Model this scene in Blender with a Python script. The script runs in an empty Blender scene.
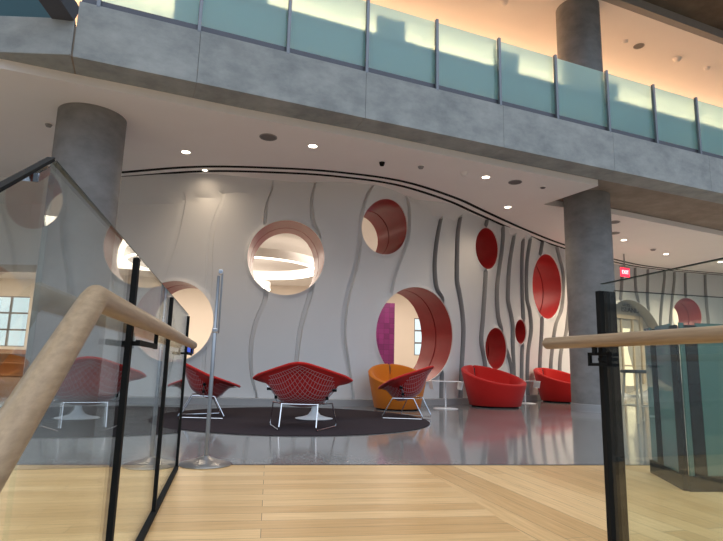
import bpy, bmesh, math, random
from mathutils import Vector, Matrix
from mathutils.geometry import delaunay_2d_cdt
random.seed(7)
C = bpy.context.scene.collection
PI = math.pi

# ------------------------------------------------------------------ helpers
def link(name, me, m=None, parent=None):
    o = bpy.data.objects.new(name, me); C.objects.link(o)
    if m is not None: me.materials.append(m)
    if parent is not None: o.parent = parent
    return o
def obj(name, bm, m, parent=None, smooth=35, bev=0):
    me = bpy.data.meshes.new(name); bm.normal_update(); bm.to_mesh(me); bm.free()
    if smooth:
        me.polygons.foreach_set('use_smooth', [True]*len(me.polygons))
        me.set_sharp_from_angle(angle=math.radians(smooth))
    o = link(name, me, m, parent)
    if bev:
        b = o.modifiers.new('bevel', 'BEVEL'); b.width = bev; b.segments = 2; b.limit_method = 'ANGLE'
    return o
def thing(name, label, cat, loc=(0,0,0), rotz=0, group=None):
    o = bpy.data.objects.new(name, None); C.objects.link(o); o.empty_display_size = .1
    o.location = loc; o.rotation_euler = (0,0,rotz)
    return tag(o, label, cat, group)
def tag(o, label, cat, group=None):
    o['label'] = label; o['category'] = cat
    if group: o['group'] = group
    return o
def struct(o, label=None):
    o['kind'] = 'structure'
    if label: o['label'] = label
    return o
def BM(): return bmesh.new()
def box(bm, c, s, rot=None):
    M = Matrix.Translation(Vector(c)) @ (rot.to_4x4() if rot else Matrix.Identity(4)) @ Matrix.Diagonal((s[0], s[1], s[2], 1))
    bmesh.ops.create_cube(bm, size=1, matrix=M); return bm
def prism(bm, pts, z0, z1):
    a = [bm.verts.new((x, y, z0)) for x, y in pts]; b = [bm.verts.new((x, y, z1)) for x, y in pts]
    n = len(pts)
    bm.faces.new(a[::-1]); bm.faces.new(b)
    for i in range(n): bm.faces.new((a[i], a[(i+1) % n], b[(i+1) % n], b[i]))
    bmesh.ops.recalc_face_normals(bm, faces=bm.faces[:]); return bm
def lathe(bm, prof, n=32, c=(0,0,0)):
    rings = []
    for r, z in prof:
        if r < 1e-5: rings.append([bm.verts.new((c[0], c[1], c[2]+z))])
        else: rings.append([bm.verts.new((c[0]+r*math.cos(2*PI*k/n), c[1]+r*math.sin(2*PI*k/n), c[2]+z)) for k in range(n)])
    for A, B in zip(rings, rings[1:]):
        for k in range(n):
            a, b = A[k % len(A)], A[(k+1) % len(A)]; d, e = B[k % len(B)], B[(k+1) % len(B)]
            f = [a, b, e, d]; g = []
            for v in f:
                if v not in g: g.append(v)
            if len(g) > 2:
                try: bm.faces.new(g)
                except ValueError: pass
    bmesh.ops.recalc_face_normals(bm, faces=bm.faces[:]); return bm
def tube(bm, pts, r, n=8, closed=False):
    pts = [Vector(p) for p in pts]; rings = []; N = len(pts)
    up = None
    for i, p in enumerate(pts):
        a = pts[(i-1) % N] if (i > 0 or closed) else p
        b = pts[(i+1) % N] if (i < N-1 or closed) else p
        t = (b-a).normalized()
        if up is None:
            up = Vector((0,0,1)) if abs(t.z) < .9 else Vector((1,0,0))
        s = t.cross(up)
        if s.length < 1e-4: s = t.orthogonal()
        s.normalize(); u = s.cross(t).normalized(); up = u
        rr = r[i] if isinstance(r, (list, tuple)) else r
        rings.append([bm.verts.new(p + s*rr*math.cos(2*PI*k/n) + u*rr*math.sin(2*PI*k/n)) for k in range(n)])
    R = list(zip(rings, rings[1:])) + ([(rings[-1], rings[0])] if closed else [])
    for A, B in R:
        for k in range(n): bm.faces.new((A[k], A[(k+1) % n], B[(k+1) % n], B[k]))
    if not closed:
        bm.faces.new(rings[0][::-1]); bm.faces.new(rings[-1])
    bmesh.ops.recalc_face_normals(bm, faces=bm.faces[:]); return bm
def lerp(a, b, t): return a + (b-a)*t
def sstep(a, b, x):
    t = min(1, max(0, (x-a)/(b-a))); return t*t*(3-2*t)

# ------------------------------------------------------------------ materials
class NT:
    def __init__(s, name):
        s.m = bpy.data.materials.new(name); s.m.use_nodes = True; s.t = s.m.node_tree; s.n = s.t.nodes
        s.n.clear(); s.out = s.n.new('ShaderNodeOutputMaterial')
    def add(s, typ, **k):
        x = s.n.new(typ)
        for a, v in k.items(): setattr(x, a, v)
        return x
    def l(s, a, b): s.t.links.new(a, b)
    def P(s, col=(.8,.8,.8), rough=.5, metal=0, spec=.5):
        p = s.add('ShaderNodeBsdfPrincipled')
        p.inputs['Base Color'].default_value = (*col, 1); p.inputs['Roughness'].default_value = rough
        p.inputs['Metallic'].default_value = metal; p.inputs['Specular IOR Level'].default_value = spec
        s.l(p.outputs[0], s.out.inputs[0]); return p
    def coord(s, scale=(1,1,1), rot=0):
        g = s.add('ShaderNodeNewGeometry'); mp = s.add('ShaderNodeMapping')
        mp.inputs['Scale'].default_value = scale; mp.inputs['Rotation'].default_value = (0,0,rot)
        s.l(g.outputs['Position'], mp.inputs[0]); return mp.outputs[0]
    def noise(s, vec, scale, detail=3, rough=.5):
        x = s.add('ShaderNodeTexNoise'); x.inputs['Scale'].default_value = scale; x.inputs['Detail'].default_value = detail
        x.inputs['Roughness'].default_value = rough; s.l(vec, x.inputs['Vector']); return x.outputs['Fac']
    def ramp(s, fac, stops):
        r = s.add('ShaderNodeValToRGB'); e = r.color_ramp.elements
        while len(e) < len(stops): e.new(.5)
        for q, (p, c) in zip(e, stops): q.position = p; q.color = (*c, 1)
        s.l(fac, r.inputs[0]); return r.outputs[0]
    def mix(s, a, b, f, mode='MIX'):
        x = s.add('ShaderNodeMix', data_type='RGBA', blend_type=mode)
        if isinstance(f, (int, float)): x.inputs[0].default_value = f
        else: s.l(f, x.inputs[0])
        for i, v in ((6, a), (7, b)):
            if isinstance(v, tuple): x.inputs[i].default_value = (*v, 1)
            else: s.l(v, x.inputs[i])
        return x.outputs[2]
    def bump(s, h, p, strength=.3, dist=.01):
        b = s.add('ShaderNodeBump'); b.inputs['Strength'].default_value = strength; b.inputs['Distance'].default_value = dist
        s.l(h, b.inputs['Height']); s.l(b.outputs[0], p.inputs['Normal'])
def plain(name, col, rough=.5, metal=0, spec=.5, var=.04, scale=6):
    t = NT(name); p = t.P(col, rough, metal, spec)
    n = t.noise(t.coord(), scale, 3)
    t.l(t.ramp(n, [(.25, tuple(c*(1-var) for c in col)), (.75, tuple(min(1, c*(1+var)) for c in col))]), p.inputs['Base Color'])
    return t.m
def fabric(name, col):
    t = NT(name); p = t.P(col, .9, 0, .15)
    v = t.coord(); n = t.noise(v, 220, 2)
    t.l(t.ramp(n, [(.3, tuple(c*.88 for c in col)), (.7, tuple(c*1.1 for c in col))]), p.inputs['Base Color'])
    p.inputs['Sheen Weight'].default_value = .15; p.inputs['Sheen Roughness'].default_value = .5
    t.bump(n, p, .15, .002); return t.m
def concrete(name, a, b, rough=.75):
    t = NT(name); p = t.P(a, rough, 0, .25)
    n1 = t.noise(t.coord(), 1.3, 6, .65); n2 = t.noise(t.coord((.6,.6,1)), 4.5, 5, .65)
    c = t.mix(t.ramp(n1, [(.3, a), (.72, b)]), t.ramp(n2, [(.35, tuple(x*.8 for x in a)), (.7, tuple(x*1.12 for x in b))]), .45)
    t.l(c, p.inputs['Base Color']); t.bump(n2, p, .1, .01); return t.m
def emis(name, col, st):
    t = NT(name); e = t.add('ShaderNodeEmission'); e.inputs[0].default_value = (*col, 1); e.inputs[1].default_value = st
    t.l(e.outputs[0], t.out.inputs[0]); return t.m
def pane(name, tint, f0=.045, extra=None):
    # thin clear pane: transmission tinted, reflection rising towards grazing view on both faces
    t = NT(name)
    tr = t.add('ShaderNodeBsdfTransparent'); tr.inputs[0].default_value = (*tint, 1)
    gl = t.add('ShaderNodeBsdfGlossy'); gl.inputs['Roughness'].default_value = 0.0; gl.inputs[0].default_value = (.97, 1, .99, 1)
    lw = t.add('ShaderNodeLayerWeight'); lw.inputs[0].default_value = .5
    pw = t.add('ShaderNodeMath', operation='POWER'); t.l(lw.outputs['Facing'], pw.inputs[0]); pw.inputs[1].default_value = 5
    ma = t.add('ShaderNodeMath', operation='MULTIPLY_ADD'); t.l(pw.outputs[0], ma.inputs[0]); ma.inputs[1].default_value = 1-f0; ma.inputs[2].default_value = f0
    base = tr
    if extra:
        col, w = extra
        d = t.add('ShaderNodeBsdfDiffuse'); d.inputs[0].default_value = (*col, 1)
        tl = t.add('ShaderNodeBsdfTranslucent'); tl.inputs[0].default_value = (*col, 1)
        m0 = t.add('ShaderNodeMixShader'); m0.inputs[0].default_value = .5; t.l(d.outputs[0], m0.inputs[1]); t.l(tl.outputs[0], m0.inputs[2])
        m1 = t.add('ShaderNodeMixShader'); m1.inputs[0].default_value = w; t.l(tr.outputs[0], m1.inputs[1]); t.l(m0.outputs[0], m1.inputs[2]); base = m1
    mx = t.add('ShaderNodeMixShader'); t.l(ma.outputs[0], mx.inputs[0]); t.l(base.outputs[0], mx.inputs[1]); t.l(gl.outputs[0], mx.inputs[2])
    t.l(mx.outputs[0], t.out.inputs[0]); return t.m

AX = Vector((-.228, .974, 0)).normalized(); NX = Vector((AX.y, -AX.x, 0))     # stair axis and its right hand normal
ang_ax = math.atan2(AX.y, AX.x)

def wood_planks(name, ang, wid, length):
    t = NT(name); p = t.P((.5,.4,.2), .32, 0, .45)
    v = t.coord(rot=-ang)
    br = t.add('ShaderNodeTexBrick'); br.offset = .37; br.inputs['Scale'].default_value = 1
    br.inputs['Brick Width'].default_value = length; br.inputs['Row Height'].default_value = wid; br.inputs['Mortar Size'].default_value = .0015
    br.inputs['Color1'].default_value = (.1,.1,.1,1); br.inputs['Color2'].default_value = (.9,.9,.9,1); br.inputs['Mortar'].default_value = (.2,.2,.2,1)
    br.inputs['Bias'].default_value = 0
    t.l(v, br.inputs[0])
    base = t.ramp(br.outputs['Color'], [(.1, (.62,.38,.165)), (.5, (.74,.48,.225)), (.9, (.82,.56,.285))])
    g = t.add('ShaderNodeMapping'); g.inputs['Scale'].default_value = (1.2, 26, 1); t.l(v, g.inputs[0])
    n = t.noise(g.outputs[0], 2.2, 5, .6)
    c = t.mix(base, t.ramp(n, [(.3, (.74,.68,.6)), (.65, (1.05,1.03,1.0))]), .75, 'MULTIPLY')
    c = t.mix(c, (.16,.10,.05), br.outputs['Fac'])
    t.l(c, p.inputs['Base Color']); return t.m
def terrazzo(name):
    t = NT(name); p = t.P((.25,.25,.26), .1, 0, .6)
    v = t.coord(); vo = t.add('ShaderNodeTexVoronoi'); vo.inputs['Scale'].default_value = 60; t.l(v, vo.inputs['Vector'])
    n = t.noise(v, .8, 4, .6)
    c = t.mix(t.ramp(vo.outputs['Color'], [(.2, (.16,.155,.15)), (.8, (.31,.30,.285))]), t.ramp(n, [(.3, (.19,.185,.178)), (.7, (.27,.262,.25))]), .6)
    t.l(c, p.inputs['Base Color'])
    t.l(t.ramp(n, [(.3, (.07,)*3), (.7, (.13,)*3)]), p.inputs['Roughness']); return t.m
def rail_wood(name):
    t = NT(name); p = t.P((.45,.33,.2), .38, 0, .4)
    v = t.coord((1,1,1), rot=-ang_ax); g = t.add('ShaderNodeMapping'); g.inputs['Scale'].default_value = (4, 70, 70); t.l(v, g.inputs[0])
    n = t.noise(g.outputs[0], 1.5, 4, .6)
    t.l(t.ramp(n, [(.3, (.27,.18,.105)), (.7, (.40,.275,.165))]), p.inputs['Base Color']); return t.m

M = dict(
 white=plain('white_plaster', (.71,.70,.685), .55, 0, .3, .015, 2),
 ceil=plain('white_ceiling_paint', (.92,.88,.85), .7, 0, .2, .012, 2),
 cream=plain('cream_paint', (.84,.76,.67), .7, 0, .2, .015, 2),
 liner=plain('red_tunnel_lacquer', (.36,.020,.022), .33, 0, .45, .06, 8),
 base=plain('grey_baseboard_paint', (.36,.36,.36), .5),
 black=plain('black_rubber', (.010,.010,.010), .7, 0, .12),
 darkst=plain('dark_grey_steel', (.10,.10,.115), .42, .5),
 post=plain('brushed_post_steel', (.22,.23,.25), .4, .6),
 chrome=plain('polished_chrome', (.72,.72,.74), .16, 1),
 satin=plain('satin_steel', (.33,.335,.345), .32, .85),
 red=fabric('red_wool', (.52,.016,.012)),
 orange=fabric('orange_wool', (.62,.17,.012)),
 wire=plain('pale_wire_coating', (.55,.30,.30), .35, .2),
 rug=plain('dark_brown_rug_pile', (.042,.032,.035), 1, 0, .05, .12, 60),
 wtop=plain('white_lacquer', (.80,.80,.80), .3),
 fascia=concrete('blue_grey_concrete', (.25,.275,.28), (.43,.45,.44)),
 column=concrete('grey_column_concrete', (.195,.19,.185), (.29,.28,.27)),
 soffit=concrete('bounce_brown_soffit_concrete', (.25,.205,.165), (.35,.295,.245)),  # warm bounce from the floor put into the brown of the concrete
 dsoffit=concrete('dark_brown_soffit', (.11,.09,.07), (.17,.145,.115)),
 terr=terrazzo('grey_terrazzo'),
 woodA=wood_planks('oak_planks_across', math.atan2(.16,.99), .13, 2.2),
 woodB=wood_planks('oak_planks_along', ang_ax+.04, .13, 2.2),
 rail=rail_wood('oak_handrail'),
 glass=pane('clear_guard_glass', (.955,.985,.97)),
 dglass=pane('dark_tinted_glass', (.10,.095,.08), .04),
 tglass=pane('teal_guard_glass', (.40,.62,.58), .06, ((.17,.33,.31), .60)),
 lens=emis('lamp_lens_warm', (1,.86,.66), 14),
 glow=emis('ring_light_glow', (1,.90,.74), 4.5),
edge=plain('dark_glass_edge', (.025,.035,.033), .5, 0, .2),
 reveal_shade=plain('grey_reveal_shade', (.34,.335,.33), .45, .2),  # panel reveals on the right; shade of the deep gaps put into their grey
 exitred=emis('exit_red_glow', (1,.03,.06), 2.6),
 exitltr=emis('exit_letter_glow', (1,.35,.35), 4),
 screen=emis('blue_screen', (.07,.12,.6), 1.2),
 grey=plain('grey_paint', (.30,.29,.28), .6),
 niche=plain('warm_grey_paint', (.40,.375,.33), .6),
 ltr=plain('dark_sign_letters', (.05,.035,.035), .5),
 dgrey=plain('dark_grey_grille', (.16,.15,.15), .6),
 beige=plain('pale_timber_legs', (.50,.41,.30), .5),
 dark=plain('dark_upholstery', (.03,.03,.032), .6),
 tealdark=plain('dark_teal_laminate', (.03,.09,.105), .6),
 counter=plain('grey_teal_laminate', (.24,.36,.36), .6),
 shelf=plain('brown_timber_shelf', (.26,.13,.07), .5),
)
def frosted():
    t = NT('frosted_balcony_glass')
    tl = t.add('ShaderNodeBsdfTranslucent'); tl.inputs[0].default_value = (.55,.78,.75,1)
    rf = t.add('ShaderNodeBsdfRefraction'); rf.inputs[0].default_value = (.80,.98,.95,1); rf.inputs['Roughness'].default_value = .44; rf.inputs['IOR'].default_value = 1.12
    df = t.add('ShaderNodeBsdfDiffuse'); df.inputs[0].default_value = (.42,.63,.63,1)
    gl = t.add('ShaderNodeBsdfGlossy'); gl.inputs['Roughness'].default_value = .08
    a = t.add('ShaderNodeMixShader'); a.inputs[0].default_value = .78; t.l(tl.outputs[0], a.inputs[1]); t.l(rf.outputs[0], a.inputs[2])
    b = t.add('ShaderNodeMixShader'); b.inputs[0].default_value = .30; t.l(a.outputs[0], b.inputs[1]); t.l(df.outputs[0], b.inputs[2])
    c = t.add('ShaderNodeMixShader'); c.inputs[0].default_value = .06; t.l(b.outputs[0], c.inputs[1]); t.l(gl.outputs[0], c.inputs[2])
    t.l(c.outputs[0], t.out.inputs[0]); return t.m
M['frost'] = frosted()
def magenta():
    t = NT('magenta_tile_panel'); p = t.P((.5,.03,.25), .3)
    v = t.add('ShaderNodeTexCoord'); mp = t.add('ShaderNodeMapping'); mp.inputs['Rotation'].default_value = (PI/2,0,0); t.l(v.outputs['Object'], mp.inputs[0])
    br = t.add('ShaderNodeTexBrick'); br.offset = 0; br.inputs['Scale'].default_value = 1; br.inputs['Brick Width'].default_value = .19; br.inputs['Row Height'].default_value = .19
    br.inputs['Mortar Size'].default_value = .006
    br.inputs['Color1'].default_value = (.10,.005,.075,1); br.inputs['Color2'].default_value = (.17,.015,.125,1); br.inputs['Mortar'].default_value = (.06,.005,.045,1)
    t.l(mp.outputs[0], br.inputs[0]); t.l(br.outputs[0], p.inputs['Base Color']); return t.m
M['magenta'] = magenta()

# ------------------------------------------------------------------ world: pale daylight of the glazed atrium behind the camera
w = bpy.data.worlds.new('atrium_daylight'); bpy.context.scene.world = w; w.use_nodes = True
nt = w.node_tree; nt.nodes.clear()
wo = nt.nodes.new('ShaderNodeOutputWorld'); bg = nt.nodes.new('ShaderNodeBackground'); tc = nt.nodes.new('ShaderNodeTexCoord')
sx = nt.nodes.new('ShaderNodeSeparateXYZ'); rp = nt.nodes.new('ShaderNodeValToRGB')
nt.links.new(tc.outputs['Generated'], sx.inputs[0]); nt.links.new(sx.outputs[2], rp.inputs[0])
mr = nt.nodes.new('ShaderNodeMapRange'); mr.inputs[1].default_value = -1; mr.inputs[2].default_value = 1
nt.links.new(sx.outputs[2], mr.inputs[0]); nt.links.new(mr.outputs[0], rp.inputs[0])
cr_ = rp.color_ramp.elements
for p_, c_ in ((.44,(.10,.095,.09)),(.53,(.13,.16,.20)),(.68,(.24,.30,.38)),(.76,(.62,.78,1.0)),(1.0,(.70,.85,1.05))):
    q_ = cr_.new(p_); q_.color = (*c_,1)
cr_.remove(cr_[0]); cr_.remove(cr_[-1])
ms = nt.nodes.new('ShaderNodeMapRange'); ms.inputs[1].default_value = .62; ms.inputs[2].default_value = .78
nt.links.new(sx.outputs[1], ms.inputs[0])
mw = nt.nodes.new('ShaderNodeMix'); mw.data_type = 'RGBA'; nt.links.new(ms.outputs[0], mw.inputs[0]); nt.links.new(rp.outputs[0], mw.inputs[6])
mw.inputs[7].default_value = (.50,.58,.64,1)          # open sky beyond the far windows
nt.links.new(mw.outputs[2], bg.inputs[0]); bg.inputs[1].default_value = 1.95
nt.links.new(bg.outputs[0], wo.inputs[0])

# ------------------------------------------------------------------ camera
cam = bpy.data.cameras.new('camera'); co = bpy.data.objects.new('camera', cam); C.objects.link(co)
cam.sensor_width = 36; cam.lens = 36*545/723; cam.clip_start = .05; cam.clip_end = 200
P_, RO = math.radians(9.9), math.radians(1.43)
fw = Vector((0, math.cos(P_), math.sin(P_))); r0 = Vector((1,0,0)); u0 = Vector((0,-math.sin(P_), math.cos(P_)))
rr = r0*math.cos(RO)+u0*math.sin(RO); uu = u0*math.cos(RO)-r0*math.sin(RO)
co.matrix_world = Matrix(((rr.x,uu.x,-fw.x,0),(rr.y,uu.y,-fw.y,0),(rr.z,uu.z,-fw.z,.72),(0,0,0,1)))
bpy.context.scene.camera = co
vs = bpy.context.scene.view_settings; vs.view_transform = 'Standard'; vs.look = 'None'; vs.gamma = 1; vs.exposure = 0; vs.use_curve_mapping = False
# ================================================================== THE SETTING
def P3(v, z=0): return Vector((v[0], v[1], z))
# ---- floors
far = lambda x: 4.19 + .134*x                       # far edge of the timber landing
nose = Vector((.0, 1.28, 0))                         # top of the stair the camera stands on
seamA, seamB = (.46, 4.25), (.98, 1.5)
bm = BM(); prism(bm, [(-14, far(-14)), (24, far(24)), (24, 27), (-20, 27), (-20, far(-14))], -.12, 0)
struct(obj('floor', bm, M['terr'], smooth=0))
sl = lambda y: seamA[0] + (seamB[0]-seamA[0])*(y-seamA[1])/(seamB[1]-seamA[1])
stair_l = lambda y: -.354-.2341*(y)+.03
stair_r = lambda y: 1.527-.2341*(y)-.03
bm = BM()
prism(bm, [(-14, far(-14)), (-14, 1.3), (stair_l(1.3), 1.3), (sl(1.3), 1.05), (sl(far(.46)), far(.46))], -.12, 0)
prism(bm, [(-14, 1.3), (-14, -3), (stair_l(-3)-.1, -3), (stair_l(1.3)-.1, 1.3)], -.12, 0)
struct(obj('floor_landing', bm, M['woodA'], smooth=0))
bm = BM()
prism(bm, [(sl(far(.46)), far(.46)), (sl(1.3), 1.05), (stair_r(1.0), 1.0), (24, 1.0), (24, far(24))], -.12, 0)
struct(obj('floor_boards', bm, M['woodB'], smooth=0))
bm = BM()
d = Vector((1, .134, 0)).normalized()
box(bm, (3, far(3), .002), (34, .012, .006), Matrix.Rotation(math.atan2(d.y, d.x), 3, 'Z'))
struct(obj('trim_1', bm, M['darkst'], smooth=0))
# ---- the wavy pierced wall
def catmull(P, n=24):
    out = []
    for i in range(len(P)-1):
        p0 = P[max(i-1,0)]; p1 = P[i]; p2 = P[i+1]; p3 = P[min(i+2,len(P)-1)]
        for k in range(n):
            t = k/n
            out.append(tuple(.5*(2*b+(c-a)*t+(2*a-5*b+4*c-d)*t*t+(3*b-a-3*c+d)*t**3) for a,b,c,d in zip(p0,p1,p2,p3)))
    out.append(P[-1]); return out
PLAN = [(-13,10.1),(-9,9.95),(-7,9.85),(-5.2,9.74),(-3.7,9.66),(-2.7,9.66),(-1.7,9.74),(-.8,9.88),(.1,10.2),(1.0,10.68),(1.8,11.2),(2.5,11.8),(3.3,12.6),(4.4,13.75),(5.4,14.75),(6.5,15.75),(7.8,16.7),(9.4,17.5),(12.6,18.35),(17,19.3)]
CUR = catmull(PLAN); SS = [0]
for a, b in zip(CUR, CUR[1:]): SS.append(SS[-1]+math.dist(a, b))
from bisect import bisect_right
def plan_at(s):
    i = min(max(bisect_right(SS, s)-1, 0), len(CUR)-2); k = (s-SS[i])/(SS[i+1]-SS[i])
    p = Vector((lerp(CUR[i][0],CUR[i+1][0],k), lerp(CUR[i][1],CUR[i+1][1],k)))
    j0, j1 = max(i-4,0), min(i+5,len(CUR)-1)
    t = (Vector(CUR[j1])-Vector(CUR[j0])).normalized()
    return p, t, Vector((t.y, -t.x))
HW = 4.0
def W(s, z, off):
    p, t, n = plan_at(s); q = p+n*off; return Vector((q.x, q.y, z))
def tang(s):
    p, t, n = plan_at(s); return math.atan2(t.y, t.x)
GROOVES_RAW = [
 [ (3.58,9.76),(2.88,9.64),(2.22,9.47),(1.78,9.44) ],
 [ (3.68,10.47),(3.18,10.32),(2.71,10.28),(2.26,10.30),(1.80,10.29) ],
 [ (3.84,11.33),(3.60,11.25),(3.32,11.23),(3.13,11.24),(1.91,11.31),(1.44,11.16),(1.03,11.10),(0.51,11.14),(0.15,11.25) ],
 [ (4.07,12.09),(3.66,12.03),(3.27,12.08),(3.00,12.20),(2.06,12.11),(1.41,11.96),(0.88,11.91),(0.44,11.91),(0.17,11.96) ],
 [ (4.24,13.19),(3.86,12.96),(3.46,12.89),(2.97,12.93),(2.58,12.92),(2.10,12.81),(1.72,12.75),(1.26,12.74),(0.73,12.84),(0.16,12.97) ],
 [ (4.13,13.73),(3.86,13.88),(3.57,13.95),(3.20,13.96),(2.95,13.89),(2.57,13.76),(2.17,13.67),(1.97,13.65),(0.14,13.69) ],
 [ (3.86,14.82),(3.48,14.74),(3.07,14.69),(2.65,14.69),(2.27,14.77),(2.12,14.91),(1.47,14.96),(0.18,14.93) ],
 [ (3.98,15.36),(3.57,15.29),(3.16,15.29),(2.50,15.32),(2.33,15.38),(1.92,15.50),(1.49,15.56),(0.78,15.52),(0.12,15.48) ],
 [ (4.17,16.29),(3.74,16.23),(3.33,16.24),(2.86,16.30),(2.43,16.29),(1.77,16.24),(1.31,16.19),(0.84,16.33),(0.16,16.40) ],
 [ (4.05,16.93),(3.74,16.97),(3.33,16.93),(2.94,16.85),(2.49,16.79),(1.90,16.86),(1.60,17.02),(1.13,17.27),(0.71,17.49),(0.14,17.51) ],
 [ (3.81,17.46),(3.12,17.31),(2.31,17.28),(2.22,17.32),(1.75,17.53),(1.28,17.54),(0.68,17.58),(0.12,17.60) ],
 [ (3.85,17.93),(3.22,17.92),(2.03,18.04),(1.66,18.07),(1.11,17.99),(0.59,17.96),(0.11,17.94) ],
 [ (3.94,18.30),(3.25,18.16),(2.41,18.22),(2.18,18.36),(1.71,18.46),(1.17,18.30),(0.55,18.24),(0.08,18.24) ],
 [ (4.07,18.98),(3.57,18.87),(2.73,18.82),(2.13,19.04),(0.84,18.91),(0.06,18.86) ],
 [ (4.12,19.70),(3.74,19.96),(3.36,20.20),(2.89,20.24),(2.33,20.14),(1.91,19.82),(1.22,19.60),(0.80,19.51),(0.05,19.46) ],
 [ (3.71,20.49),(2.93,20.60),(1.84,20.45),(1.23,20.11),(0.81,20.02),(0.09,20.02) ],
 [ (3.69,23.57),(3.18,23.52),(2.29,23.39),(0.48,23.32) ],
 [ (3.72,24.23),(3.24,24.28),(2.90,24.39),(1.73,24.37),(0.34,24.20) ],
 [ (3.77,24.82),(3.02,24.80),(2.07,24.89),(0.19,24.72) ],
 [ (3.76,25.53),(2.41,25.33),(0.20,25.22) ],
 [ (3.76,25.94),(2.43,25.74),(0.20,25.58) ],
 [ (3.68,26.38),(3.22,26.38),(2.13,26.32),(0.20,26.10) ],
 [ (3.60,27.19),(2.83,27.23),(2.33,27.26),(0.22,27.01) ],
]
def mk_groove(g):
    g = sorted(g)
    def f(z):
        if z <= g[0][0]: return g[0][1]
        if z >= g[-1][0]: return g[-1][1]
        for i in range(len(g)-1):
            if g[i][0] <= z <= g[i+1][0]:
                p0 = g[max(i-1,0)]; p1 = g[i]; p2 = g[i+1]; p3 = g[min(i+2,len(g)-1)]
                h = p2[0]-p1[0]
                if h < 1e-6: return p1[1]
                m1 = (p2[1]-p0[1])/max(p2[0]-p0[0],1e-6); m2 = (p3[1]-p1[1])/max(p3[0]-p1[0],1e-6)
                t = (z-p1[0])/h
                return (2*t**3-3*t*t+1)*p1[1]+(t**3-2*t*t+t)*h*m1+(-2*t**3+3*t*t)*p2[1]+(t**3-t*t)*h*m2
    tab = [f(k*.02) for k in range(211)]
    # light smoothing
    for _ in range(6): tab = [tab[0]]+[(tab[i-1]+2*tab[i]+tab[i+1])/4 for i in range(1,210)]+[tab[-1]]
    def q(z):
        k = min(max(z/.02,0),209.99); i = int(k); return lerp(tab[i],tab[i+1],k-i)
    return q
GR = [mk_groove(g) for g in GROOVES_RAW]
GD = [.02, .025]+[.06]*6+[.07]*(len(GR)-8)
def gw(i, z): return lerp(.022, (.095 if i < 6 else .055 if i < 8 else .05) if i > 1 else .12, math.sin(PI*min(max(z/4,0),1))**.6)
# holes: (s, z, radius)
HOLES = [(11.63,2.61,.68),(13.41,3.31,.50),(14.30,1.34,.93),(9.72,1.41,.71),(16.33,3.36,.46),(16.79,1.17,.46),(17.91,1.61,.29),(19.31,2.87,.84),(26.42,2.58,.59)]
NICHE = (23.95,1.50,1.45)
DOORS, DOORE, DOORZ = 3.5, 7.10, 2.38
def ztop(s):
    return min(4.0, 3.54+.46*sstep(8.6,12.5,s) - .26*math.exp(-((s-14.85)/.6)**2) - .18*math.exp(-((s-17.7)/.55)**2))
def offs(s, z):
    a = .055 if s < 14.6 else .085
    i = -1
    for k, g in enumerate(GR):
        if g(z) <= s: i = k
        else: break
    if i < 0: sw = 0
    else:
        g0 = GR[i](z); g1 = GR[i+1](z) if i+1 < len(GR) else g0+1.2
        u = min(1, max(0, (s-g0)/max(g1-g0,.05)))
        sw = a*(1-u)*(.3 if i < 2 else 1)
    v = sw
    for k in (i, i+1):
        if 0 <= k < len(GR) and abs(s-GR[k](z)) < gw(k,z)/2-.006: v = a*.3-GD[k]
    near = 9
    for hs, hz, r in HOLES+[NICHE]: near = min(near, math.hypot(s-hs,z-hz)-r)
    f = sstep(.0,.07,near)
    v = lerp(.055, v, f)
    v += .40*math.exp(-((s-13.0)/.95)**2)*sstep(2.3,4.2,z) + .16*(z/4)**2*sstep(8,10.5,s)
    # smooth cove above the panel tops, leaning out to the slot
    zt = ztop(s)
    k = max(0, z-zt)
    if k > 0: f2 = sstep(8.2,10.6,s); v = lerp(v, lerp(.06,.19,f2), min(1, k/.05)) + k*lerp(.25,.9,f2)
    return v
def in_hole(s, z):
    if any(math.hypot(s-a,z-b) < r*.999 for a,b,r in HOLES+[NICHE]): return True
    return DOORS < s < DOORE and z < DOORZ
S1 = SS[-1]-.02
NH = 72
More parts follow.
